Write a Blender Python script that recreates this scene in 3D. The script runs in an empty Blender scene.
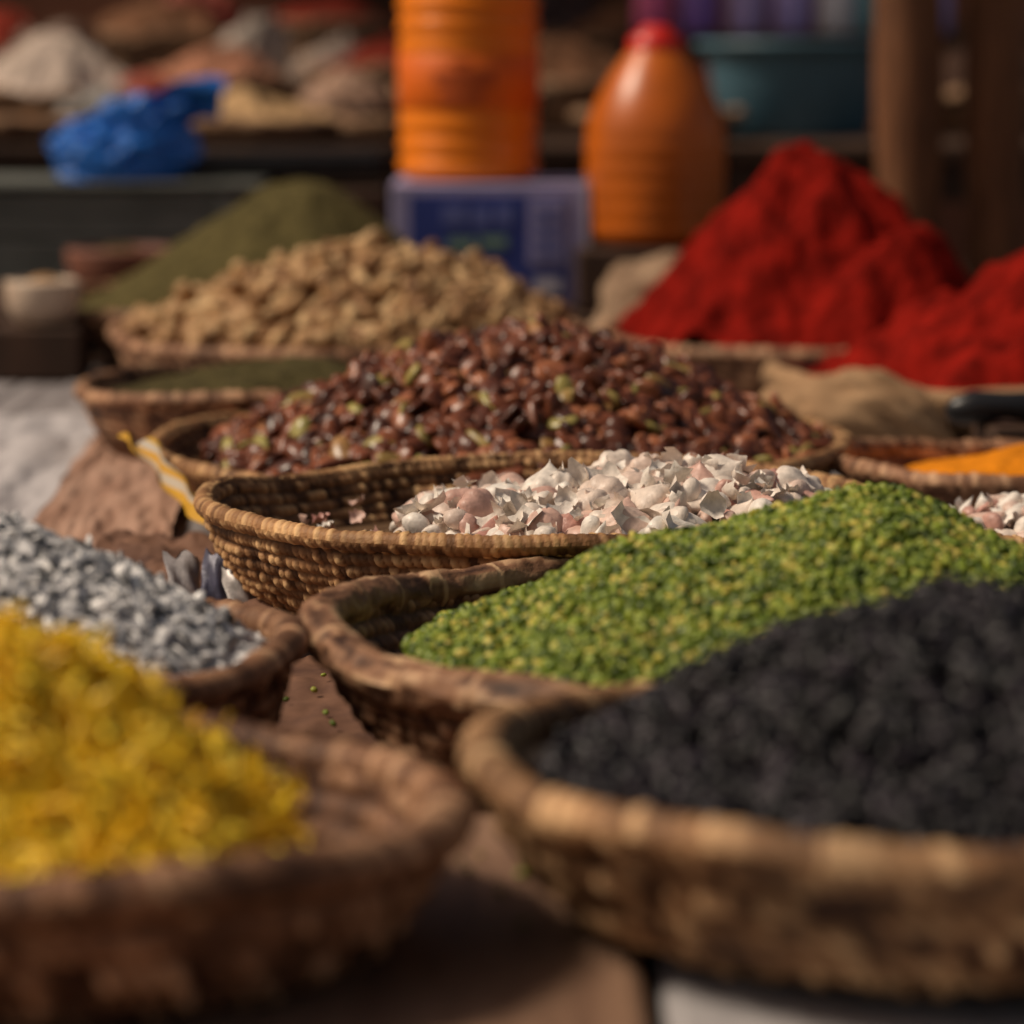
import bpy, math, numpy as np
from mathutils import Vector
rng=np.random.RandomState(11)
pi=math.pi
scene=bpy.context.scene
# ---------------------------------------------------------------- noise
TAB=rng.rand(256,256)
def vn(x,y):
    xi=np.floor(x).astype(int); yi=np.floor(y).astype(int)
    xf=x-xi; yf=y-yi
    xf=xf*xf*(3-2*xf); yf=yf*yf*(3-2*yf)
    a=TAB[xi&255,yi&255]; b=TAB[(xi+1)&255,yi&255]; c=TAB[xi&255,(yi+1)&255]; d=TAB[(xi+1)&255,(yi+1)&255]
    return (a*(1-xf)+b*xf)*(1-yf)+(c*(1-xf)+d*xf)*yf
def fbm(x,y,o=4):
    s=0;a=.5;t=0
    for i in range(o):
        s=s+a*vn(x+17.3*i,y+5.1*i); t+=a; x=x*2.03; y=y*2.03; a*=.5
    return s/t-.5
# ---------------------------------------------------------------- mesh utils
def link(o):
    scene.collection.objects.link(o); return o
def mk(name,V,F,mat,attrs=None,smooth=True,parent=None,fm=None):
    V=np.asarray(V,dtype=np.float32).reshape(-1,3)
    me=bpy.data.meshes.new(name)
    if isinstance(F,np.ndarray):
        k=F.shape[1]; m=F.shape[0]
        me.vertices.add(len(V)); me.vertices.foreach_set('co',V.ravel())
        me.loops.add(m*k); me.loops.foreach_set('vertex_index',F.astype(np.int32).ravel())
        me.polygons.add(m); me.polygons.foreach_set('loop_start',np.arange(0,m*k,k,dtype=np.int32))
        me.update(calc_edges=True)
    else:
        me.from_pydata(V.tolist(),[],F); me.update()
    me.validate()
    me.polygons.foreach_set('use_smooth',np.full(len(me.polygons),smooth,dtype=bool))
    if attrs:
        for n,a in attrs.items():
            at=me.attributes.new(n,'FLOAT','POINT'); at.data.foreach_set('value',np.asarray(a,dtype=np.float32).ravel())
    mats=mat if isinstance(mat,(list,tuple)) else [mat]
    for mm in mats: me.materials.append(mm)
    if fm is not None: me.polygons.foreach_set('material_index',np.asarray(fm,dtype=np.int32))
    o=link(bpy.data.objects.new(name,me))
    if parent: o.parent=parent
    return o
def empty(name):
    return link(bpy.data.objects.new(name,None))
def gridF(nu,nv,wrapu=False):
    I=np.arange(nu if wrapu else nu-1); J=np.arange(nv-1)
    i,j=np.meshgrid(I,J); i=i.ravel(); j=j.ravel(); i2=(i+1)%nu
    return np.stack([j*nu+i,j*nu+i2,(j+1)*nu+i2,(j+1)*nu+i],1)
def lathe(name,prof,mat,loc=(0,0,0),nu=64,parent=None,fun=None,fm=None):
    P=np.array(prof); nv=len(P)
    a=np.linspace(0,2*pi,nu,endpoint=False)
    R=P[:,0][:,None]*np.ones(nu); Z=P[:,1][:,None]*np.ones(nu); A=np.ones(nv)[:,None]*a
    if fun: R,Z=fun(R,Z,A)
    V=np.stack([R*np.cos(A)+loc[0],R*np.sin(A)+loc[1],Z+loc[2]],-1).reshape(-1,3)
    return mk(name,V,gridF(nu,nv,True),mat,parent=parent)
def box(name,x0,x1,y0,y1,z0,z1,mat,parent=None,bev=.004,rotz=0):
    V=[(x,y,z) for z in(z0,z1) for y in(y0,y1) for x in(x0,x1)]
    c=np.array([(x0+x1)/2,(y0+y1)/2,0]); V=np.array(V)-c
    if rotz:
        r=math.radians(rotz); M=np.array([[math.cos(r),-math.sin(r),0],[math.sin(r),math.cos(r),0],[0,0,1]]); V=V@M.T
    V=V+c
    o=mk(name,V,[(0,2,3,1),(4,5,7,6),(0,1,5,4),(2,6,7,3),(0,4,6,2),(1,3,7,5)],mat,smooth=False,parent=parent)
    if bev:
        b=o.modifiers.new('b','BEVEL'); b.width=bev; b.segments=2
    return o
# ---------------------------------------------------------------- materials
def newmat(name):
    m=bpy.data.materials.new(name); m.use_nodes=True
    nt=m.node_tree; return m,nt,nt.nodes['Principled BSDF']
def N(nt,t,**k):
    n=nt.nodes.new(t)
    for a,b in k.items(): setattr(n,a,b)
    return n
def ramp(nt,stops):
    r=N(nt,'ShaderNodeValToRGB'); e=r.color_ramp.elements
    while len(e)<len(stops): e.new(.5)
    for i,(p,c) in enumerate(stops):
        e[i].position=p; e[i].color=(*c,1)
    return r
def grain(name,stops,rough=.5,nscale=60,namt=.25,bump=.2,bscale=400,spec=.5,sheen=0):
    m,nt,b=newmat(name); L=nt.links.new
    at=N(nt,'ShaderNodeAttribute',attribute_name='rnd')
    r=ramp(nt,stops); L(at.outputs['Fac'],r.inputs[0])
    tc=N(nt,'ShaderNodeTexCoord'); no=N(nt,'ShaderNodeTexNoise'); no.inputs['Scale'].default_value=nscale; no.inputs['Detail'].default_value=3
    L(tc.outputs['Object'],no.inputs['Vector'])
    mr=N(nt,'ShaderNodeMapRange'); mr.inputs[1].default_value=.3; mr.inputs[2].default_value=.7; mr.inputs[3].default_value=1-namt; mr.inputs[4].default_value=1+namt
    L(no.outputs['Fac'],mr.inputs[0])
    hs=N(nt,'ShaderNodeHueSaturation'); L(r.outputs[0],hs.inputs['Color']); L(mr.outputs[0],hs.inputs['Value'])
    L(hs.outputs[0],b.inputs['Base Color'])
    b.inputs['Roughness'].default_value=rough; b.inputs['Specular IOR Level'].default_value=spec
    if bump>.15:
        n2=N(nt,'ShaderNodeTexNoise'); n2.inputs['Scale'].default_value=bscale; n2.inputs['Detail'].default_value=2; L(tc.outputs['Object'],n2.inputs['Vector'])
        bp=N(nt,'ShaderNodeBump'); bp.inputs['Strength'].default_value=bump; bp.inputs['Distance'].default_value=.002
        L(n2.outputs['Fac'],bp.inputs['Height']); L(bp.outputs[0],b.inputs['Normal'])
    return m
def surf(name,c1,c2,scale=8,rough=.7,bump=.3,stretch=(1,1,1),bd=.004,detail=5,metal=0,spec=.4):
    m,nt,b=newmat(name); L=nt.links.new
    tc=N(nt,'ShaderNodeTexCoord'); mp=N(nt,'ShaderNodeMapping'); mp.inputs['Scale'].default_value=stretch
    L(tc.outputs['Object'],mp.inputs[0])
    no=N(nt,'ShaderNodeTexNoise'); no.inputs['Scale'].default_value=scale; no.inputs['Detail'].default_value=detail; no.inputs['Roughness'].default_value=.65
    L(mp.outputs[0],no.inputs['Vector'])
    r=ramp(nt,[(.3,c1),(.7,c2)]); L(no.outputs['Fac'],r.inputs[0]); L(r.outputs[0],b.inputs['Base Color'])
    b.inputs['Roughness'].default_value=rough; b.inputs['Metallic'].default_value=metal; b.inputs['Specular IOR Level'].default_value=spec
    bp=N(nt,'ShaderNodeBump'); bp.inputs['Strength'].default_value=bump; bp.inputs['Distance'].default_value=bd
    L(no.outputs['Fac'],bp.inputs['Height']); L(bp.outputs[0],b.inputs['Normal'])
    return m
def straw(name,dark,mid,light,rough=.6):
    return grain(name,[(0,dark),(.5,mid),(1,light)],rough=rough,nscale=14,namt=.38,bump=.5,bscale=300,spec=.3)
# ---------------------------------------------------------------- templates (triangles)
def lathe_t(nu,nv,f):
    V=[f(0.,0.)]
    for j in range(1,nv):
        for i in range(nu): V.append(f(j/nv,2*pi*i/nu))
    V.append(f(1.,0.)); F=[]
    for i in range(nu): F.append((0,1+(i+1)%nu,1+i))
    for j in range(nv-2):
        for i in range(nu):
            a=1+j*nu+i; b=1+j*nu+(i+1)%nu; c=a+nu; d=b+nu
            F+=[(a,b,d),(a,d,c)]
    e=len(V)-1; s=1+(nv-2)*nu
    for i in range(nu): F.append((e,s+i,s+(i+1)%nu))
    return np.array(V,float),np.array(F)
def ell(nu,nv,L,W,T,bend=0,lump=0,seed=0,pw=1.,taper=0):
    rs=np.random.RandomState(seed); ph=rs.rand(6)*6.28
    def f(t,a):
        x=-math.cos(pi*t); r=math.sin(pi*t)**pw*(1-taper*x)
        r*=1+lump*(math.sin(3*a+ph[0]+4*t)+.7*math.sin(2*a+7*t+ph[1]))
        return (L*x/2, W*r*math.cos(a)/2+bend*x*x*L, T*r*math.sin(a)/2)
    return lathe_t(nu,nv,f)
def strip(n,L,W,curl,wav,seed):
    rs=np.random.RandomState(seed); V=[];F=[]
    p=rs.rand()*6
    for i in range(n):
        s=i/(n-1); a=curl*(s-.5)
        x=math.sin(a)*L/abs(curl); z=(1-math.cos(a))*L/abs(curl)
        for k in(-1,0,1):
            V.append((x,k*W/2*(1-.5*(2*s-1)**4)*(1+.3*math.sin(9*s+p)),z+wav*math.sin(8*s+k*1.5+p)+(.25*W*k*k)))
    for i in range(n-1):
        for k in range(2):
            a=i*3+k; F+=[(a,a+1,a+4),(a,a+4,a+3)]
    return np.array(V),np.array(F)
def noodle(n,rad,seed):
    rs=np.random.RandomState(seed); d=rs.rand()*6;p=np.zeros(3);C=[]; tw=rs.uniform(-4,4)
    for i in range(n):
        s=i/(n-1); C.append(p.copy()); p=p+np.array([math.cos(tw*s*1.6+math.sin(5*s+d)),math.sin(tw*s*1.6+math.sin(5*s+d)),.5*math.cos(6*s+d)])/n
    C=np.array(C);C-=C.mean(0);V=[];F=[];k=4
    for i in range(n):
        t=C[min(i+1,n-1)]-C[max(i-1,0)]; t/=np.linalg.norm(t); u=np.cross(t,[0,0,1.]);u/=np.linalg.norm(u)+1e-9;w=np.cross(t,u)
        for j in range(k):
            a=2*pi*j/k; V.append(C[i]+rad*(u*math.cos(a)*1.5+w*math.sin(a)*.8))
    for i in range(n-1):
        for j in range(k):
            a=i*k+j;b=i*k+(j+1)%k; F+=[(a,b,b+k),(a,b+k,a+k)]
    return np.array(V),np.array(F)
def basis(nrm,tilt,n):
    nn=nrm+rng.randn(n,3)*tilt; nn/=np.linalg.norm(nn,axis=1)[:,None]
    t=np.cross(nn,rng.randn(n,3)); t/=np.linalg.norm(t,axis=1)[:,None]
    b=np.cross(nn,t)
    return np.stack([t,b,nn],2)
def scatter(name,temps,pos,nrm,size,tilt,mat,parent=None,var=.25,rnd=None):
    n=len(pos); Vs=[];Fs=[];Rs=[];off=0
    M=basis(nrm,tilt,n); sc=size*(1+var*rng.uniform(-1,1,n)); rr=rng.rand(n) if rnd is None else rnd
    which=rng.randint(0,len(temps),n)
    for k,(TV,TF) in enumerate(temps):
        id=np.where(which==k)[0]
        if len(id)==0: continue
        st=1+.12*rng.randn(len(id),1,3)
        V=np.einsum('nij,nkj->nki',M[id],TV[None]*sc[id][:,None,None]*st)+pos[id][:,None,:]
        nv=len(TV)
        F=(TF[None]+(np.arange(len(id))*nv)[:,None,None]).reshape(-1,3)+off
        Vs.append(V.reshape(-1,3)); Fs.append(F); Rs.append(np.repeat(rr[id],nv)); off+=len(id)*nv
    return mk(name,np.concatenate(Vs),np.concatenate(Fs),mat,{'rnd':np.concatenate(Rs)},parent=parent)
# ---------------------------------------------------------------- heaps
class Heap:
    def __init__(s,cx,cy,zb,R,peaks,amp=.004,ns=12,rad=.12,pw=1.,gully=0,slope=(0,0)):
        s.c=(cx,cy);s.zb=zb;s.R=R;s.pk=peaks;s.amp=amp;s.ns=ns;s.rad=rad;s.pw=pw;s.g=gully;s.sl=slope
    def h(s,x,y):
        out=None
        for (qx,qy,H) in s.pk:
            dx=x-qx;dy=y-qy;d=np.sqrt(dx*dx+dy*dy)+1e-9
            wx=qx-s.c[0];wy=qy-s.c[1]; b=(wx*dx+wy*dy)/d
            t=-b+np.sqrt(np.maximum(b*b-(wx*wx+wy*wy)+s.R**2,1e-6))
            q=d/t
            if s.g:
                an=np.arctan2(dy,dx); q=q*(1+s.g*(fbm(np.cos(an)*3+9,np.sin(an)*3+q*1.2+4,4))*2)
            q=np.clip((np.sqrt(q*q+s.rad**2)-s.rad)/(math.sqrt(1+s.rad**2)-s.rad),0,1)
            z=H*(1-q)**s.pw
            out=z if out is None else np.maximum(out,z)
        return s.zb+out+s.amp*fbm(x*s.ns+3,y*s.ns+8,5)*2+s.sl[0]*(x-s.c[0])+s.sl[1]*(y-s.c[1])
    def mesh(s,name,mat,nr=110,na=260):
        r=np.linspace(0,1,nr)[:,None]*s.R; a=np.linspace(0,2*pi,na,endpoint=False)[None]
        x=s.c[0]+r*np.cos(a); y=s.c[1]+r*np.sin(a); z=s.h(x,y)
        V=np.stack([x,y,z],-1).reshape(-1,3)
        s.o=mk(name,V,gridF(na,nr,True),mat,{'rnd':np.full(len(V),.3)+.4*rng.rand(len(V))})
        return s.o
    def sample(s,n,lift=0.,thick=.003,cull=None):
        r=np.sqrt(rng.rand(n))*s.R*.99; a=rng.rand(n)*2*pi
        x=s.c[0]+r*np.cos(a); y=s.c[1]+r*np.sin(a)
        if cull: k=cull(x,y); x=x[k];y=y[k]
        n=len(x); e=.004
        z=s.h(x,y); gx=(s.h(x+e,y)-z)/e; gy=(s.h(x,y+e)-z)/e
        nm=np.stack([-gx,-gy,np.ones(n)],1); nm/=np.linalg.norm(nm,axis=1)[:,None]
        P=np.stack([x,y,z+lift],1)+nm*(rng.rand(n)*thick)[:,None]
        return P,nm
# ---------------------------------------------------------------- baskets
def basket(name,cx,cy,z0,zr,R,rb,mat,row=.012,st=.009,rim=.010,amp=.0035,tilt=(0,0),style='wrap',samp=4,seed=1,rimmat=None,wob=.012):
    rs=np.random.RandomState(seed)
    H=zr-z0
    a=np.linspace(0,1.35,60); o_r=rb+(R-rb)*np.sin(a)/math.sin(1.35); o_z=H*(1-np.cos(a))/(1-math.cos(1.35))
    th=.008
    pr=np.concatenate([[0.01],o_r,[R-th*.5],(o_r-th)[::-1],[0.01]]); pz=np.concatenate([[0],o_z,[H+.003],(o_z+th*.8)[::-1],[th*.8]])
    ds=np.r_[0,np.cumsum(np.hypot(np.diff(pr),np.diff(pz)))]
    step=row/6; s=np.arange(0,ds[-1],step); r=np.interp(s,ds,pr); z=np.interp(s,ds,pz)
    tr=np.gradient(r);tz=np.gradient(z);l=np.hypot(tr,tz)+1e-9; nr_=tz/l; nz_=-tr/l
    nst=int(2*pi*R/st); nu=nst*samp
    u=np.linspace(0,2*pi,nu,endpoint=False)
    S,U=np.meshgrid(s,u,indexing='ij')
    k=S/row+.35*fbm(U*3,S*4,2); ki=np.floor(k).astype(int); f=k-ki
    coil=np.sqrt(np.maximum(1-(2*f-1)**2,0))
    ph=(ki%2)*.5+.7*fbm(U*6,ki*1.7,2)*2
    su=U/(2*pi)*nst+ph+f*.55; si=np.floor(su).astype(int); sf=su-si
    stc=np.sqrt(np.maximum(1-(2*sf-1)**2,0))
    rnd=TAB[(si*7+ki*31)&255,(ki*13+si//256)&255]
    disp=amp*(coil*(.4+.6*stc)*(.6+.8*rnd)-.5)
    wv=1+wob*fbm(np.cos(U)*1.5+seed,np.sin(U)*1.5+3,3)*2
    zw=.012*fbm(np.cos(U)*1.3+seed*3,np.sin(U)*1.3+7,2)*2*(z[:,None]/max(H,.01))
    RR=(r[:,None]+nr_[:,None]*disp)*wv; ZZ=z[:,None]+nz_[:,None]*disp+zw
    V=np.stack([RR*np.cos(U),RR*np.sin(U),ZZ],-1).reshape(-1,3); F=gridF(nu,len(s),True)
    shaded_col=np.clip((.05+1.0*rnd)*(.18+.82*coil*(.35+.65*stc))+.45*fbm(U*5,k*.6,3),0,1)  # crevice shade between coils and stitches painted into the straw colour
    nb=18; b=np.linspace(0,2*pi,nb,endpoint=False)
    B,U2=np.meshgrid(b,u,indexing='ij')
    wv2=1+wob*fbm(np.cos(U2)*1.5+seed,np.sin(U2)*1.5+3,3)*2
    zw2=.012*fbm(np.cos(U2)*1.3+seed*3,np.sin(U2)*1.3+7,2)*2
    if style=='wrap':
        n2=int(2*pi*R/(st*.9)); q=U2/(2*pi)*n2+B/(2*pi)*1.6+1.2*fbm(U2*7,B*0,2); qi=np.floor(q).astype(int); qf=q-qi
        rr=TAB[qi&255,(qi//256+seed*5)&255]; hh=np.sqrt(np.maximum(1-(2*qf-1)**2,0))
        rad=rim*(.84+.19*hh*(.4+.8*rr)+.20*fbm(U2*9,np.cos(B),3)); c2=np.clip((.10+.75*rr)*(.35+.65*hh)+.65*fbm(U2*3.5,B*.4,4)+.06,0,1)  # grooves between rim wraps darkened in colour as painted shade
    else:
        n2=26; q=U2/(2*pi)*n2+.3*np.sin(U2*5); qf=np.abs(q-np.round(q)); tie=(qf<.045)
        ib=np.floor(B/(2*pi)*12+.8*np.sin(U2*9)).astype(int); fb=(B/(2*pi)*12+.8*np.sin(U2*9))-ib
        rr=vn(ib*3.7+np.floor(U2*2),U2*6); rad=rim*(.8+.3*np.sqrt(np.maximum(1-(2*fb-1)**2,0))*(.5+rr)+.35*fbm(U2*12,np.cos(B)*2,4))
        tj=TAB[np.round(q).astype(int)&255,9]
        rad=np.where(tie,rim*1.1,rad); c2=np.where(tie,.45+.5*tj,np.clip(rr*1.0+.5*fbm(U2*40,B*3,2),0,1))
    r2=(R+rad*np.cos(B))*wv2; z2=H+rad*np.sin(B)*1.0+zw2
    V2=np.stack([r2*np.cos(U2),r2*np.sin(U2),z2],-1)
    V2=np.concatenate([V2,V2[:1]],0).reshape(-1,3); c2=np.concatenate([c2,c2[:1]],0)
    F2=gridF(nu,nb+1,True)+len(V)
    o=mk(name,np.concatenate([V,V2]),np.concatenate([F,F2]),[mat,rimmat or mat],{'rnd':np.r_[shaded_col.ravel(),c2.ravel()]},fm=np.r_[np.zeros(len(F)),np.ones(len(F2))])
    o.location=(cx,cy,z0+math.sin(math.radians(abs(tilt[0])))*rb*.9); o.rotation_euler=(math.radians(tilt[0]),math.radians(tilt[1]),0)
    return o
# ================================================================= MATERIALS
M_strawA=straw('straw_golden',(.045,.016,.007),(.30,.155,.07),(.72,.46,.24))
M_strawB=straw('straw_russet',(.04,.015,.009),(.25,.12,.062),(.62,.37,.21))
M_strawD=straw('straw_honey',(.045,.016,.006),(.32,.16,.068),(.70,.44,.21))
M_twig2=straw('twig_light',(.035,.014,.008),(.24,.12,.065),(.64,.42,.24))
M_table=surf('weathered_plank',(.14,.12,.12),(.40,.37,.37),6,.75,.4,(6,.4,6))
M_board=surf('brown_board',(.15,.08,.05),(.32,.19,.12),7,.6,.3,(5,.5,5))
M_board2=surf('pale_board',(.33,.31,.32),(.52,.50,.50),7,.6,.2,(5,.5,5))
M_dark=surf('dark_wood',(.030,.015,.008),(.085,.042,.024),6,.7,.4,(5,5,.5))
M_post=surf('post_wood',(.09,.034,.014),(.27,.11,.045),7,.7,.5,(6,6,.6),bd=.01)
M_burlap=surf('burlap',(.17,.09,.05),(.38,.23,.13),40,.9,.5)
M_ground=surf('earth',(.10,.075,.055),(.20,.16,.12),3,.95,.5)
# ================================================================= SETTING
mk('ground',[(-300,-300,-.65),(300,-300,-.65),(300,300,-.65),(-300,300,-.65)],[(0,1,2,3)],M_ground,smooth=False)
def planked(name,x0,x1,y0,y1,z,w,mat,th=.03,legs=True):
    p=empty(name); x=x0;i=0
    while x<x1-1e-4:
        ww=min(w*(1+.12*math.sin(i*3.7)),x1-x)
        box('plank',x+.002,x+ww-.002,y0,y1,z-th-.002*(i%3),z-.0012*(i%3),mat,p,.003); x+=ww;i+=1
    if legs:
        box('apron_front',x0,x1,y0+.03,y0+.06,z-th-.1,z-th-.006,M_dark,p); box('apron_back',x0,x1,y1-.06,y1-.03,z-th-.1,z-th-.006,M_dark,p)
        for lx in(x0+.04,x1-.1):
            for ly in(y0+.065,y1-.125): box('leg',lx,lx+.06,ly,ly+.06,-.65,z-th-.006,M_dark,p)
    return p
planked('market_table',-1.5,1.5,1.2,5.55,0,.085,M_table)
planked('market_table',-1.7,1.7,5.7,7.05,.07,.16,M_dark)
planked('market_table',-2.2,2.2,7.25,10.4,.33,.2,M_dark)
box('wooden_board',-.62,.072,1.22,2.03,.006,.05,M_board,bev=.008)
box('wooden_board',.082,.72,1.22,2.03,.006,.046,M_board2,bev=.008)
# ================================================================= A black
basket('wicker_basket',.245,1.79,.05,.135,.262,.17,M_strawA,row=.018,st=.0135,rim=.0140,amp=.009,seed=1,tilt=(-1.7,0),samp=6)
M_blk=grain('black_dried',[(0,(.002,.0018,.0024)),(.6,(.007,.0055,.0075)),(1,(.034,.026,.034))],.38,90,.3,.4,500,.35)
hA=Heap(.26,1.79,.118,.243,[(.30,1.83,.112)],.022,16,.25,slope=(0,-.02))
o=hA.mesh('black_raisin_heap',M_blk)
T=[ell(7,5,1,.62,.5,.05,.16,s) for s in range(4)]
P,n=hA.sample(7800,0,.013); scatter('raisins',T,P,n,.0155,.7,M_blk,o,.55)
# ================================================================= B yellow
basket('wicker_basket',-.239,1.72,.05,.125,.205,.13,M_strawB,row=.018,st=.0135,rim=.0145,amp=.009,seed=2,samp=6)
M_yel=grain('yellow_noodle',[(0,(.86,.50,.012)),(.5,(.96,.64,.02)),(1,(.98,.74,.06))],.42,70,.08,.1,400,.4)
hB=Heap(-.285,1.72,.105,.158,[(-.30,1.73,.112)],.034,17,.3)
o=hB.mesh('yellow_noodle_heap',M_yel)
T=[noodle(12,.024,s) for s in range(8)]
P,n=hB.sample(6200,0,.010); scatter('noodles',T,P,n,.060,.35,M_yel,o,.35)
# ================================================================= C green
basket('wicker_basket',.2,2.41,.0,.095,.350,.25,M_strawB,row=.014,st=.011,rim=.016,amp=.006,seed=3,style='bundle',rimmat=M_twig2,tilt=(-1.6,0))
M_grn=grain('green_split_pea',[(0,(.04,.07,.006)),(.4,(.13,.19,.016)),(.72,(.25,.31,.03)),(.86,(.34,.36,.05)),(.93,(.52,.44,.07)),(1,(.62,.52,.14))],.42,50,.22,.1,400,.42)
hC=Heap(.225,2.41,.086,.310,[(.29,2.42,.118)],.018,11,.22)
o=hC.mesh('green_split_pea_heap',M_grn)
T=[ell(7,5,1,.8,.5),ell(7,5,1,.7,.55,.06),ell(6,4,.9,.9,.4)]
P,n=hC.sample(23000,0,.007); scatter('peas',T,P,n,.0095,.7,M_grn,o,.35)
# ================================================================= D garlic
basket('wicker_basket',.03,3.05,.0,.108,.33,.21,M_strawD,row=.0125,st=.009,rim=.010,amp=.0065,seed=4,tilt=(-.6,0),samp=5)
M_gar=grain('garlic_skin',[(0,(.46,.22,.18)),(.18,(.66,.45,.37)),(.5,(.75,.64,.55)),(1,(.83,.78,.71))],.42,120,.18,.35,260,.4)
hD=Heap(.105,2.935,.086,.212,[(.07,2.91,.034),(.22,2.94,.048)],.016,14,.4)
hin=Heap(.03,3.05,.055,.29,[(.08,3.0,.03)],.004,9,.5)
M_fill=straw('basket_lining',(.05,.025,.01),(.12,.065,.03),(.2,.12,.06))
hin.mesh('garlic_skin_litter',M_fill,40,120)
def clove(t,a):
    x=-math.cos(pi*t); r=math.sin(pi*t)**.75*(1-.45*x)*.5
    return (x*.58+(.12 if t>.95 else 0), r*math.cos(a)*.66+.12*x*x, r*math.sin(a)*.55*(1 if math.sin(a)>0 else .6))
def bulb(t,a):
    z=-math.cos(pi*t); r=math.sin(pi*t)**.8*.5
    if t>.74: r*=max(.13,1-(t-.74)*4.5)
    r*=1+.14*abs(math.cos(4.5*a))*math.sin(pi*min(t*1.2,1))
    zz=z*.38 if t<.74 else z*.38+(t-.74)*1.1
    return (r*math.cos(a)*1.05,r*math.sin(a)*1.05,zz)
P,n=hD.sample(560,.002,.016); T=[lathe_t(12,9,clove)]
o=scatter('garlic_heap',T,P,n,.034,.9,M_gar,None,.3)
P,n=hD.sample(40,.010,.010); scatter('bulbs',[lathe_t(36,16,bulb)],P,n,.043,1.1,M_gar,o,.18)
SK=[strip(6,1,.7,2.4,.06,3),strip(6,1,.8,1.4,.1,5),strip(6,1,.5,3.,.1,6)]
P,n=hD.sample(190,.010,.020); scatter('skins',SK,P,n,.027,1.0,M_gar,o,.45,rnd=.6+.4*rng.rand(len(P)))
a=rng.rand(50)*6.28; r=np.sqrt(rng.rand(50))*.25; P=np.stack([.03+r*np.cos(a),3.07+r*np.sin(a),np.full(50,.085)+.01*rng.rand(50)],1)
scatter('loose_skins',SK[:1],P,np.tile([0,0,1.],(50,1)),.02,.6,M_gar,o,.4)
basket('wicker_basket',.53,3.05,.0,.085,.125,.09,M_strawD,row=.012,st=.009,rim=.009,amp=.005,seed=14)
hD2=Heap(.53,3.05,.072,.11,[(.53,3.05,.022)],.008,14,.4)
P,n=hD2.sample(170,.002,.010); o=scatter('garlic_heap',T,P,n,.032,.8,M_gar,None,.25)
P,n=hD2.sample(30,.006,.014); scatter('skins',SK,P,n,.022,.9,M_gar,o,.4)
# ================================================================= E beans
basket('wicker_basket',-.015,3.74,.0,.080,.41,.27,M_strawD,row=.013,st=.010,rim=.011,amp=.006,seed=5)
M_bean=grain('brown_broad_bean',[(0,(.045,.014,.008)),(.35,(.125,.036,.017)),(.72,(.215,.066,.030)),(.9,(.36,.13,.058)),(.95,(.29,.21,.06)),(1,(.36,.31,.09))],.32,60,.28,.1,250,.42)
hE=Heap(.01,3.72,.066,.365,[(.045,3.70,.144),(-.09,3.70,.118),(.15,3.72,.10)],.018,10,.2)
o=hE.mesh('brown_bean_heap',M_bean)
T=[ell(12,8,1,.66,.32,.09,.03,1,.75),ell(12,8,1,.62,.36,.06,.04,2,.8),ell(12,8,.95,.74,.27,.04,.04,3,.8)]
P,n=hE.sample(3100,0,.020); scatter('beans',T,P,n,.0385,.55,M_bean,o,.2)
# ================================================================= F seeds
basket('wicker_basket',-.365,2.30,.0,.112,.20,.14,M_strawB,row=.014,st=.011,rim=.013,amp=.006,seed=6)
M_seed=grain('sunflower_seed',[(0,(.03,.03,.034)),(.25,(.22,.22,.23)),(.5,(.55,.54,.54)),(1,(.88,.86,.84))],.30,200,.25,.1,300,.6)
hF=Heap(-.365,2.30,.098,.185,[(-.40,2.30,.100)],.010,12,.25)
o=hF.mesh('sunflower_seed_heap',M_seed)
T=[ell(8,6,1,.42,.18,0,0,1,.85,.3),ell(8,6,1,.5,.16,.05,0,2,.85,.2)]
P,n=hF.sample(4600,0,.006); scatter('seeds',T,P,n,.0225,.38,M_seed,o,.2)
# ================================================================= G dark herb
basket('wicker_basket',-.33,4.24,.0,.10,.25,.17,M_strawB,row=.014,st=.012,rim=.011,samp=3,seed=7)
M_herb2=grain('dark_herb',[(0,(.03,.024,.008)),(1,(.10,.078,.025))],.9,80,.4,.6,300,.2)
Heap(-.33,4.24,.082,.24,[(-.27,4.25,.05)],.012,20,.3).mesh('dried_herb_heap',M_herb2)
# ================================================================= H peanuts
basket('wicker_basket',-.25,4.85,.0,.115,.36,.26,M_strawB,row=.014,st=.012,rim=.012,samp=3,seed=8)
M_pea=grain('peanut_shell',[(0,(.18,.08,.028)),(.5,(.38,.21,.09)),(1,(.60,.40,.20))],.6,60,.25,.5,150,.3)
hH=Heap(-.25,4.85,.10,.33,[(-.22,4.83,.130),(-.08,4.85,.10)],.012,9,.25)
o=hH.mesh('peanut_heap',M_pea)
def pnut(t,a):
    x=-math.cos(pi*t); r=math.sin(pi*t)**.65*.5*(1-.3*math.exp(-((t-.48)/.13)**2))
    return (x*.5,r*.46*math.cos(a)*1.1+.05*x*x,r*.46*math.sin(a)*1.1)
P,n=hH.sample(1500,0,.024); scatter('peanuts',[lathe_t(9,9,pnut)],P,n,.054,.7,M_pea,o,.25)
# ================================================================= I herb powder
basket('wicker_basket',-.434,5.62,.0,.10,.40,.28,M_strawB,row=.016,st=.014,rim=.014,samp=3,seed=9)
M_herb=grain('olive_herb_powder',[(0,(.060,.048,.016)),(1,(.115,.092,.034))],.95,40,.3,.7,160,.15)
Heap(-.42,5.62,.085,.36,[(-.36,5.62,.235)],.016,20,.2,1.0,.05).mesh('green_herb_powder_heap',M_herb)
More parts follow.
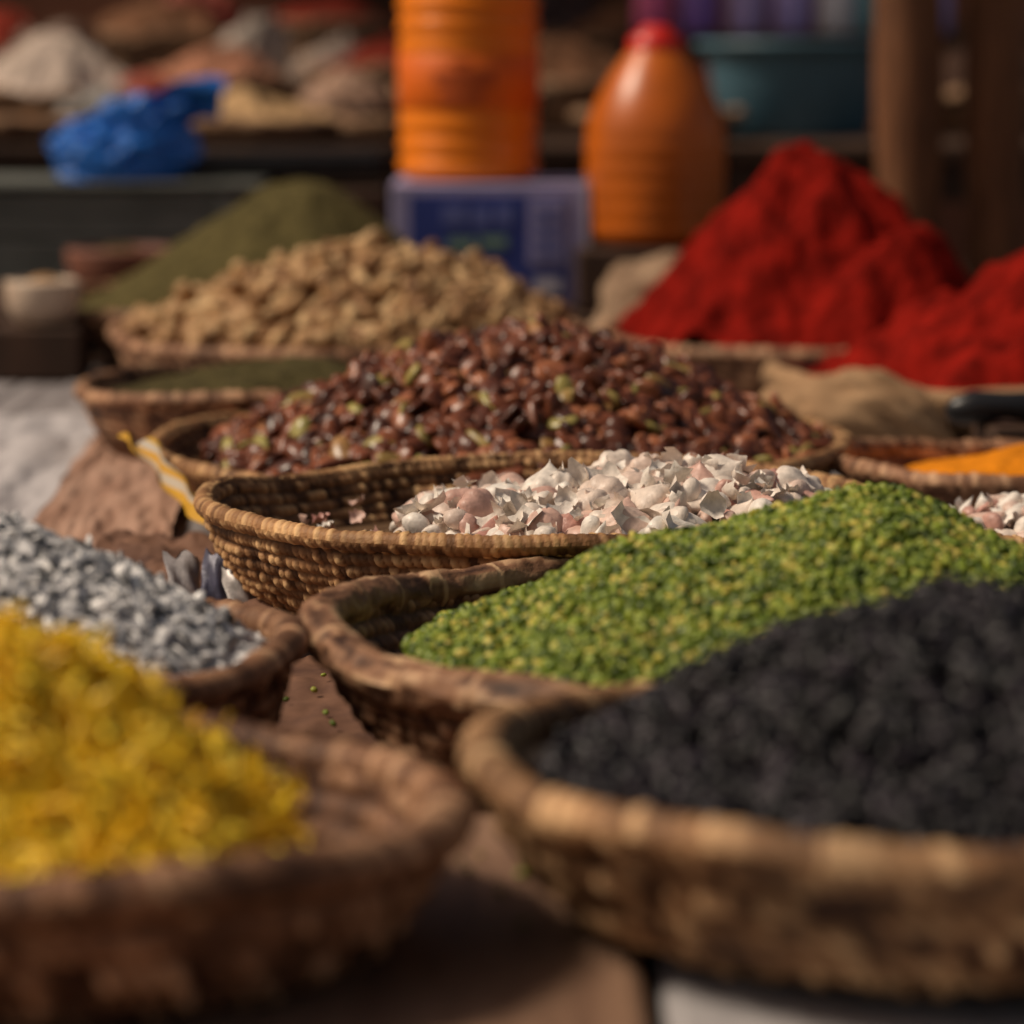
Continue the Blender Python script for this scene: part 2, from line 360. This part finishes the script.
# ================================================================= red powders
M_red=grain('paprika',[(0,(.13,.0045,.003)),(1,(.24,.010,.005))],.95,22,.5,1.0,70,.05)
basket('wicker_basket',.50,5.15,.0,.085,.35,.26,M_strawB,row=.015,st=.013,rim=.013,samp=3,seed=10)
Heap(.50,5.15,.075,.325,[(.475,5.2,.312),(.655,5.0,.195),(.35,5.08,.13)],.040,13,.16,.95,.14).mesh('red_paprika_heap',M_red,160,340)
def sack(name,x,y,z,R,h,mat,hm,H,pk=(0,0),seed=0,nm=None,amp=.008,roll=.03,g=.04,rad=.12,extra=()):
    prof=[(.02,.0)]+[(R*(.80+.25*math.sin(t*pi*.62)),h*t) for t in np.linspace(0,1,14)]
    e=prof[-1]
    prof=prof[:15]+[(e[0]+roll*.9*(-math.cos(b)+1)*.5+.004,h+roll*.7*math.sin(b)) for b in np.linspace(pi*1.25,-.1,10)]+[(e[0]-.02,h-.03)]
    def f(Rr,Z,A):
        w=fbm(np.cos(A)*2.2+seed,np.sin(A)*2.2+Z*9,4)*2; w2=fbm(A*5+seed,Z*8,3)*2*np.clip(np.sin(A*.5),0,1)
        return Rr*(1+.09*w)+.014*w2, Z*(1+.16*fbm(np.cos(A)*2+seed*2,np.sin(A)*2,3)*2)
    p=lathe(name,prof,mat,(x,y,z),120,None,f)
    hp=Heap(x,y,z+h-.018,e[0]-.012,[(x+pk[0],y+pk[1],H)]+[(x+q[0],y+q[1],q[2]) for q in extra],amp,14,rad,1,g)
    hp.mesh(nm or 'spice_heap',hm,90,200)
    return p
M_sack=surf('cream_sack',(.24,.13,.06),(.48,.30,.16),9,.85,.5,bd=.01)
sack('burlap_sack',.745,4.60,0,.325,.072,M_sack,M_red,.215,(.055,-.03),3,'red_paprika_heap',amp=.036,g=.12,rad=.16,extra=((-.10,.06,.14),))
def blob(name,loc,size,mat,amp=.12,seed=0,freq=2.2,nu=72,nv=48,flat=.5,fine=.04,skew=0):
    th=np.linspace(0,pi,nv)[:,None]; ph=np.linspace(0,2*pi,nu,endpoint=False)[None]
    x=np.sin(th)*np.cos(ph); y=np.sin(th)*np.sin(ph); z=np.cos(th)*np.ones_like(ph)
    d=1+amp*2*fbm(x*freq+z*1.7+seed,y*freq+z*1.1+seed*2,3)+fine*(1-np.abs(2*fbm(x*freq*3+seed+z*4,y*freq*3-z*3,3))*5)
    zz=np.maximum(z*d,-flat)*size[2]*(1+skew*x)+flat*size[2]*(1+skew*x)
    x=x*d*size[0];y=y*d*size[1]
    V=np.stack([x+loc[0],y+loc[1],zz+loc[2]],-1).reshape(-1,3)
    return mk(name,V,gridF(nu,nv,True),mat)
M_paper=surf('dark_paper',(.20,.12,.07),(.40,.27,.17),9,.85,.5,bd=.01)
blob('paper_bag',(.285,5.38,.0),(.16,.09,.125),M_paper,.3,4,1.7,flat=.6,fine=.02)
box('wooden_box',.12,.42,5.76,6.06,.073,.185,M_dark,bev=.006)
blob('paper_bag',(.46,4.28,.0),(.13,.08,.07),M_sack,.3,9,1.7,flat=.6,fine=.03)
# ================================================================= orange spice basket + scoop right
basket('wicker_basket',.555,3.62,.0,.070,.175,.12,M_strawB,row=.013,st=.011,rim=.012,samp=3,seed=12)
M_tur=grain('turmeric',[(0,(.62,.19,.008)),(1,(.75,.26,.012))],.95,30,.2,.6,160,.1)
Heap(.56,3.62,.045,.165,[(.61,3.64,.050)],.012,14,.1).mesh('turmeric_heap',M_tur)
M_black=surf('black_plastic',(.01,.01,.012),(.02,.02,.022),20,.35,.05)
sc=empty('spice_scoop')
def tube(name,pts,rad,mat,parent=None,n=14):
    pts=[Vector(p) for p in pts]; V=[];
    for i,p in enumerate(pts):
        d=(pts[min(i+1,len(pts)-1)]-pts[max(i-1,0)]).normalized(); u=d.cross(Vector((0,.1,1))).normalized(); w=d.cross(u)
        r=rad[i] if isinstance(rad,(list,tuple)) else rad
        for k in range(n):
            a=2*pi*k/n; V.append(p+u*math.cos(a)*r+w*math.sin(a)*r)
    V=[tuple(v) for v in V]; F=[tuple(x) for x in gridF(n,len(pts),True)]
    F.append(tuple(range(n))[::-1]); F.append(tuple(range((len(pts)-1)*n,len(pts)*n)))
    return mk(name,V,F,mat,parent=parent)
tube('handle',[(.545,3.93,.098),(.555,3.93,.100),(.58,3.93,.104),(.62,3.93,.106),(.66,3.93,.104),(.70,3.94,.10)],[.008,.017,.022,.017,.021,.014],M_black,sc)
tube('shaft',[(.70,3.94,.10),(.74,3.945,.085)],.006,M_black,sc)
V=[];nu,nv=16,14
for j in range(nv):
    for i in range(nu):
        s=j/(nv-1); a=pi*(i/(nu-1)); w=.05*(math.sin(min(s*2.2,1)*pi/2))*(1-.35*max(0,s-.6))
        V.append((.74+.16*s, 3.945+w*math.cos(a), .10-w*math.sin(a)*.8+.0*s))
mk('bowl',V,gridF(nu,nv),M_black,parent=sc)
box('spice_tin',.59,.68,3.88,3.98,.002,.084,M_dark,bev=.006,rotz=8)
# ================================================================= bottles + carton
def plastic(name,c,rough=.25,var=.8):
    m,nt,b=newmat(name); b.inputs['Roughness'].default_value=rough
    L=nt.links.new; tc=N(nt,'ShaderNodeTexCoord'); no=N(nt,'ShaderNodeTexNoise'); no.inputs['Scale'].default_value=9; L(tc.outputs['Object'],no.inputs['Vector'])
    r=ramp(nt,[(.3,tuple(x*var for x in c)),(.7,c)]); L(no.outputs['Fac'],r.inputs[0]); L(r.outputs[0],b.inputs['Base Color'])
    return m
M_or=plastic('orange_oil',(1.0,.25,.004),.3,.9); M_or2=plastic('amber_oil',(.66,.145,.008),.35,.7); M_lab=plastic('orange_label',(.92,.17,.005),.5); M_redcap=plastic('red_cap',(.70,.02,.010),.4); M_print=plastic('label_print',(.55,.09,.01),.5)
def bottle1(x,y,z):
    p=empty('oil_bottle')
    prof=[(.005,0),(.115,0),(.13,.012)]
    for i in range(40):
        zz=.02+i*.0085; k=.0045*math.sin(i*pi/2.2) if (i<12 or i>27) else 0
        prof.append((.132+k,zz))
    prof+=[(.133,.365),(.125,.39),(.10,.42),(.06,.445),(.035,.46),(.035,.475)]
    lathe('body',prof,M_or,(x,y,z),72,p)
    lathe('label',[(.1335,.135),(.1352,.137),(.1352,.235),(.1335,.237)],M_lab,(x,y,z),72,p)
    lathe('cap',[(.042,.468),(.042,.50),(.038,.505),(.001,.505)],M_redcap,(x,y,z),40,p)
    V=[]
    for i in range(12):
        a=pi*i/11; V.append((x+.07*math.cos(a),y,z+.455+.06*math.sin(a)))
    tube('handle',V,.008,M_redcap,p,8)
    for a0,a1,z0,z1 in((-1.95,-1.35,.15,.17),(-2.05,-1.2,.18,.205),(-1.8,-1.5,.215,.225)):
        aa=np.linspace(a0,a1,12); V=[(x+.137*math.cos(t),y+.137*math.sin(t),z+zz) for zz in(z0,z1) for t in aa]
        mk('print',V,gridF(12,2),M_print,parent=p)
bottle1(-.083,6.05,.302)
def bottle2(x,y,z):
    p=empty('oil_bottle')
    prof=[(.005,0),(.10,0),(.118,.012)]
    for i in range(36):
        t=i/35; r=.124+.008*math.sin(t*pi); 
        if t>.5: r*= math.cos((t-.5)*2*1.15)**.8
        prof.append((r+.0015*math.sin(i*1.6)*(t<.55),.02+.33*t))
    prof+=[(.05,.365)]
    lathe('body',prof,M_or2,(x,y,z),72,p)
    lathe('cap',[(.052,.355),(.054,.36),(.05,.385),(.032,.392),(.028,.405),(.001,.408)],M_redcap,(x,y,z),40,p)
bottle2(.268,5.92,.186)
M_blue=plastic('carton_blue',(.04,.07,.34),.5); M_lil=plastic('carton_lilac',(.46,.42,.66),.5); M_wh=plastic('carton_white',(.75,.72,.78),.5); M_yel2=plastic('carton_print_green',(.25,.42,.30),.5); M_blue2=plastic('carton_midblue',(.16,.20,.52),.5)
c=empty('printed_carton')
box('carton',-.225,.135,5.88,6.22,.073,.300,M_lil,c,.003)
box('front_panel',-.19,.105,5.876,5.879,.085,.280,M_blue,c,0)
box('panel',.03,.10,5.873,5.8755,.15,.275,M_lil,c,0)
for i,(a,b_,z0,z1,m) in enumerate([(-.13,-.085,.225,.262,M_blue2),(-.075,-.04,.222,.258,M_blue2),(-.03,.0,.225,.262,M_blue2),(-.12,-.07,.180,.200,M_yel2),(-.06,-.01,.183,.203,M_yel2),(-.15,.01,.12,.133,M_blue2),(.04,.09,.10,.125,M_wh)]):
    box('print',a,b_,5.873,5.8755,z0,z1,m,c,0)
for q in range(4): box('print',.04,.09,5.8695,5.8725,.165+q*.027,.178+q*.027,M_blue2,c,0)
box('flap',.137,.143,5.87,6.20,.075,.305,M_wh,c,0)
# ================================================================= left crate, tray, blue bag
M_crate=surf('grey_crate',(.10,.11,.095),(.20,.21,.185),10,.7,.4,(1,1,4))
cr=empty('plastic_crate')
for k in range(4):
    z=.073+k*.048; box('slat_front',-1.35,-.52,6.42,6.435,z,z+.046,M_crate,cr,.003)
    box('slat_back',-1.35,-.52,6.86,6.875,z,z+.046,M_crate,cr,.003)
    box('slat_side',-.535,-.522,6.437,6.858,z,z+.046,M_crate,cr,.003); box('slat_side',-1.35,-1.337,6.437,6.858,z,z+.046,M_crate,cr,.003)
for xx in(-1.3,-.6): box('batten',xx,xx+.04,6.405,6.418,.073,.257,M_crate,cr,.003)
box('lid',-1.36,-.51,6.40,6.88,.2675,.28,M_crate,cr,.004)
box('wooden_box',-.505,-.26,6.5,6.95,.073,.26,M_dark,None,.006)
box('black_tray',-.80,-.27,6.62,6.9,.282,.335,M_black,None,.012)
M_bag=plastic('blue_plastic_bag',(.03,.24,.85),.35)
def bag(x,y,z):
    o=blob('plastic_bag',(x,y,z),(.135,.09,.10),M_bag,.45,7,1.9,120,80,.55,.10,skew=.35)
    for (dx,dz,bx,bz,w0,w1,sd) in ((.20,.12,.03,.10,.05,.075,0),(.10,.13,.06,.08,.03,.04,2)):
        n=18;V=[]
        for j in range(n):
            s=j/(n-1)
            for i in range(11):
                b=(i/10-.5); w=w0+(w1-w0)*math.sin(s*pi*.75)
                V.append((x+bx+dx*s+b*w*.35, y-.04+.03*math.sin(6*b+4*s+sd), z+bz+dz*s-.05*s*s+b*w*1.3+.010*math.sin(b*22+s*7+sd)))
        mk('ear',V,gridF(11,n),M_bag,parent=o)
bag(-.82,6.53,.282)
M_cream=surf('cream_clay',(.5,.36,.26),(.72,.58,.45),12,.6,.2)
M_clay=surf('red_clay',(.14,.05,.03),(.28,.11,.07),12,.6,.2)
def bowl(name,x,y,z,R,h,mat,fill=None,fh=.03):
    prof=[(.003,0),(R*.5,0)]+[(R*(.5+.5*math.sin(t*pi/2)),h*(1-math.cos(t*pi/2))) for t in np.linspace(.1,1,10)]+[(R,h+.004),(R-.008,h+.003)]+[((R-.01)*(.5+.5*math.sin(t*pi/2)),.008+h*(1-math.cos(t*pi/2))) for t in np.linspace(1,.1,8)]+[(.003,.01)]
    o=lathe(name,prof,mat,(x,y,z),64)
    if fill: Heap(x,y,z+h*.8,R*.93,[(x,y,fh)],.006,25,.3).mesh('nut_heap',fill,40,90)
box('wooden_box',-.87,-.72,5.22,5.40,.002,.088,M_dark,None,.005)
bowl('clay_bowl',-.79,5.30,.090,.065,.068,M_cream,M_pea,.03)
bowl('clay_bowl',-.76,6.15,.073,.11,.085,M_clay,M_herb2)
# ================================================================= back tier sacks and goods
def gm(n,c,**k): return grain(n,[(0,tuple(x*.7 for x in c)),(1,c)],.9,12,.4,.6,120,.2)
G={k:gm(k,c) for k,c in dict(white_flour=(.62,.50,.42),tan_nut=(.60,.38,.19),salmon_lentil=(.45,.20,.12),red_chili=(.26,.03,.015),orange_spice=(.55,.2,.04),brown_spice=(.22,.10,.05),dark_tea=(.06,.03,.02),gold_corn=(.42,.27,.10)).items()}
S=[(-1.20,8.35,.29,.10,'white_flour',.17),(-.60,7.62,.25,.04,'tan_nut',.09),(-.80,8.75,.27,.12,'salmon_lentil',.12),(-1.22,7.6,.2,.04,'orange_spice',.03),
(-.32,9.0,.27,.15,'red_chili',.12),(-.1,8.0,.2,.10,'brown_spice',.08),(.16,8.75,.26,.12,'brown_spice',.14),(.36,7.75,.20,.06,'dark_tea',.09),(.60,9.0,.22,.1,'red_chili',.1),
(-1.55,9.4,.28,.2,'red_chili',.15),(-1.08,9.8,.28,.24,'brown_spice',.14),(-.55,9.9,.28,.27,'red_chili',.12),(-.1,9.95,.26,.26,'tan_nut',.1),(.35,9.9,.25,.24,'brown_spice',.14),(1.25,8.4,.25,.1,'dark_tea',.15),(1.3,9.9,.25,.2,'brown_spice',.15),(-.3,7.55,.12,.04,'dark_tea',.05)]
for i,(x,y,R,h,k,H) in enumerate(S): sack('burlap_sack',x,y,.331,R*.9,h,M_burlap,G[k],H,(.04*math.sin(i*5),-.03),i*2.3,k+'_heap',roll=.025,amp=.035,rad=.5,g=.2)
for i,(x,y,sx,sz,cc) in enumerate([(-1.02,7.95,.11,.10,(.30,.28,.26)),(-.42,8.15,.12,.13,(.50,.30,.20)),(-.95,8.2,.09,.13,(.45,.08,.04)),(-.50,9.35,.14,.22,(.55,.42,.34)),(-1.30,9.0,.15,.25,(.16,.09,.06)),(-.78,9.45,.12,.26,(.60,.50,.42)),(.02,9.3,.14,.24,(.28,.10,.06)),(.33,8.3,.10,.16,(.18,.10,.06)),(.46,8.4,.07,.12,(.42,.24,.12)),(1.02,8.3,.1,.12,(.3,.12,.06)),(-1.0,10.1,.16,.36,(.4,.08,.05)),(.15,10.1,.15,.38,(.10,.05,.04))]):
    blob('stuffed_parcel',(x,y,.331),(sx,sx*.7,sz*.7),surf('parcel_cloth',tuple(q*.6 for q in cc),cc,6,.6,.3),.35,i*3.1,1.9,60,40,.6,.07)
M_teal=plastic('teal_plastic',(.10,.22,.29),.45)
lathe('plastic_tub',[(.004,0),(.18,0),(.19,.01),(.215,.17),(.235,.215),(.25,.22),(.252,.235),(.235,.236),(.205,.18),(.18,.02),(.004,.015)],M_teal,(.71,8.0,.332),80)
sh=empty('wooden_shelf')
box('top',.3,1.5,9.05,9.45,.56,.59,M_dark,sh); 
for xx in(.32,1.42): box('leg',xx,xx+.05,9.1,9.16,.335,.558,M_dark,sh); box('leg',xx,xx+.05,9.35,9.41,.335,.558,M_dark,sh)
for i,(x,c) in enumerate([(.41,(.90,.16,.38)),(.54,(.34,.18,.66)),(.68,(.55,.44,.85)),(.81,(.48,.40,.85)),(.94,(.80,.80,.85)),(1.03,(.16,.42,.48)),(1.10,(.8,.10,.06)),(1.21,(.4,.35,.75))]):
    m=plastic('container_plastic',c,.4); w=.052 if i not in(5,6) else .035
    lathe('plastic_jar',[(.003,0),(w,0),(w+.004,.01),(w+.004,.12),(w-.005,.14),(w*.6,.155),(w*.6,.165),(w*.7,.168),(w*.7,.195),(.003,.197)],m,(x,9.2,.592),40)
p=empty('posts_and_added_awning')
for x,y,r in((.785,6.32,.066),(.965,6.36,.058),(-2.1,6.35,.06),(2.3,6.35,.06),(-2.1,11.6,.06),(2.3,11.6,.06)):
    zs=np.linspace(-.65,2.6,30); pts=[(x+.008*math.sin(z*4+x),y+.008*math.cos(z*3),z) for z in zs]
    tube('post',pts,[r*(1+.05*math.sin(z*7+x*5)+.03*math.sin(z*17)) for z in zs],M_post,p,28)
M_aw=surf('added_awning_cloth',(.25,.12,.06),(.38,.2,.11),4,.9,.2)
tube('front_beam',[(-2.3,6.35,2.64),(2.5,6.35,2.64)],.045,M_post,p); 
for bx in(-2.1,.785,2.3): tube('side_beam',[(bx,6.3,2.70),(bx,11.8,2.86)],.035,M_post,p)
X,Y=np.meshgrid(np.linspace(-2.5,2.7,60),np.linspace(8.6,12,30)); Z=2.94+.02*(Y-9)-.06*np.sin((X+2.5)/5.2*pi*4)**2+.02*fbm(X*3,Y*3)
mk('added_canopy',np.stack([X,Y,Z],-1).reshape(-1,3),gridF(60,30),M_aw,parent=p)  # cloth out of view, added to darken the back of the stall
M_wall=surf('red_plaster',(.14,.05,.03),(.26,.11,.065),1.5,.9,.4)
w=empty('plaster_wall')
box('panel_left',-8,-.9,12.5,12.8,-.65,3.6,M_wall,w); box('panel_right',.5,8,12.5,12.8,-.65,3.6,M_wall,w); box('lintel',-.898,.498,12.51,12.79,1.6,3.59,M_wall,w,0)
box('door_leaf',-.89,.49,12.7,12.74,-.65,1.6,M_dark,w)
# ================================================================= clutter centre-left
def sheet(name,corners,mat,nx=50,ny=50,amp=.006,fr=10,seed=0,lift=.004):
    c=np.array(corners,float); u,v=np.meshgrid(np.linspace(0,1,nx),np.linspace(0,1,ny)); u=u[...,None];v=v[...,None]
    P=c[0]*(1-u)*(1-v)+c[1]*u*(1-v)+c[2]*u*v+c[3]*(1-u)*v
    d=np.abs(fbm(u[...,0]*fr+seed,v[...,0]*fr*1.3,4))*2
    P[...,2]+=amp*d*3+lift
    P[...,0]+=amp*fbm(v[...,0]*5+seed,u[...,0]*5)*4
    return mk(name,P.reshape(-1,3),gridF(nx,ny),mat)
M_pink=surf('kraft_paper',(.26,.13,.08),(.52,.33,.24),4,.8,.2,(5,.7,1))
M_news=surf('brown_paper',(.08,.035,.022),(.22,.11,.065),14,.8,.4)
M_cloth=surf('pale_cloth',(.30,.28,.29),(.62,.58,.58),5,.9,.4,(4,.5,1),bd=.008)
sheet('pale_cloth_sheet',[(-.95,2.75,0),(-.50,2.75,0),(-.585,4.65,0),(-1.05,4.65,0)],M_cloth,nx=120,ny=120,seed=12,amp=.006,fr=5,lift=.006)
sheet('kraft_paper_sheet',[(-.52,3.0,0),(-.34,3.0,0),(-.44,4.25,0),(-.585,4.35,0)],M_pink,seed=2,amp=.005,fr=8,lift=.014)
sheet('crumpled_paper',[(-.43,2.85,.0),(-.18,2.80,.0),(-.24,3.35,.0),(-.44,3.4,.0)],M_news,seed=5,amp=.008,lift=.022,fr=6)
sheet('added_dark_sheet',[(-.36,2.05,.0),(.02,2.05,.0),(.02,2.78,.0),(-.30,2.80,.0)],M_news,seed=9,amp=.004,lift=.004)  # sheet added to darken the table between the baskets
m,nt,b=newmat('striped_plastic'); L=nt.links.new
tc=N(nt,'ShaderNodeAttribute',attribute_name='rnd'); r=ramp(nt,[(0,(.60,.32,.02)),(.3,(.5,.42,.32)),(.5,(.58,.30,.02)),(.68,(.5,.44,.36)),(.85,(.6,.35,.03))]); r.color_ramp.interpolation='CONSTANT'
L(tc.outputs['Fac'],r.inputs[0]); L(r.outputs[0],b.inputs['Base Color']); b.inputs['Roughness'].default_value=.35
n=60;V=[];A=[]
for j in range(n):
    s=j/(n-1)
    cx=-.43+.19*s; cy=3.60-.42*s; cz=.078*(1-s)**1.2+.026
    for i in range(10):
        k=i/9; V.append((cx-.025+.042*k+.004*math.sin(j*.5+k*7),cy-.03*k,cz+.006*math.sin(k*8+s*9)+.004*(1-k)*(1-s))); A.append(k)
mk('striped_plastic_strap',V,gridF(10,n),m,{'rnd':A})
for i,(x,y,rz,c) in enumerate([(-.315,3.0,20,(.60,.56,.56)),(-.285,2.98,-10,(.10,.10,.16)),(-.255,2.97,15,(.62,.58,.56)),(-.225,2.96,-20,(.08,.07,.10)),(-.20,2.955,5,(.5,.42,.38))]):
    nx,ny=10,14; u,v=np.meshgrid(np.linspace(-1,1,nx),np.linspace(0,1,ny)); pf=.009*np.sqrt(np.clip(1-u**4,0,1))*np.sin(pi*np.clip(v,0.02,.98))**.5
    rr=math.radians(rz); W=.017; Hh=.046
    def side(s): 
        X=u*W*(1+.06*np.sin(v*9+i)); Yy=s*pf+.003*np.sin(u*6+v*7+i)+.02*v; Zz=v*Hh*(1+.15*np.sin(i*2.1))+.004*np.sin(u*5+i)*v
        return np.stack([x+X*math.cos(rr)-Yy*math.sin(rr)+.012*v*math.sin(i*3),y+X*math.sin(rr)+Yy*math.cos(rr),.018+Zz],-1).reshape(-1,3)
    V=np.concatenate([side(-1),side(1)]); F=gridF(nx,ny); F=np.concatenate([F,F+nx*ny])
    mk('foil_sachet',V,F,surf('sachet_foil',tuple(q*.4 for q in c),c,60,.4,.2,metal=.2))
k2=22; P2=np.stack([rng.uniform(-.22,-.05,k2),rng.uniform(2.1,2.7,k2),np.full(k2,.012)],1); P1=np.stack([rng.uniform(-.05,.05,12),rng.uniform(1.75,2.0,12),np.full(12,.053)],1)
scatter('spilled_peas',[ell(7,5,1,.8,.55)],np.concatenate([P1,P2]),np.tile([0,0,1.],(12+k2,1)),.0075,.3,M_grn)
# ================================================================= LIGHT
az=math.radians(-95); el=math.radians(50)
wd=bpy.data.worlds.new('World'); scene.world=wd; wd.use_nodes=True; nt=wd.node_tree
sk=nt.nodes.new('ShaderNodeTexSky'); sk.sky_type='NISHITA'; sk.sun_disc=False; sk.sun_elevation=el; sk.sun_rotation=az; sk.dust_density=4; sk.ozone_density=.3
mx=nt.nodes.new('ShaderNodeMix'); mx.data_type='RGBA'; mx.blend_type='MULTIPLY'; mx.inputs[0].default_value=1; mx.inputs[7].default_value=(1,.86,.72,1)
nt.links.new(sk.outputs[0],mx.inputs[6])
bg=nt.nodes['Background']; nt.links.new(mx.outputs[2],bg.inputs[0]); bg.inputs[1].default_value=.055
sd=Vector((math.sin(az)*math.cos(el),math.cos(az)*math.cos(el),math.sin(el)))
ld=bpy.data.lights.new('sun','SUN'); ld.energy=2.8; ld.angle=math.radians(12); ld.color=(1,.86,.69)
lo=link(bpy.data.objects.new('sun',ld)); lo.rotation_euler=sd.to_track_quat('Z','Y').to_euler()
# ================================================================= CAMERA
cd=bpy.data.cameras.new('camera'); cam=link(bpy.data.objects.new('camera',cd)); cam.location=(0,0,.55)
cd.sensor_width=36; cd.lens=110.7; cam.rotation_euler=(math.radians(90-8.38),0,0)
cd.clip_start=.05; cd.clip_end=1000; cd.dof.use_dof=True; cd.dof.focus_distance=2.82; cd.dof.aperture_fstop=3.2
scene.camera=cam
scene.view_settings.view_transform='Standard'; scene.view_settings.look='None'; scene.view_settings.exposure=0
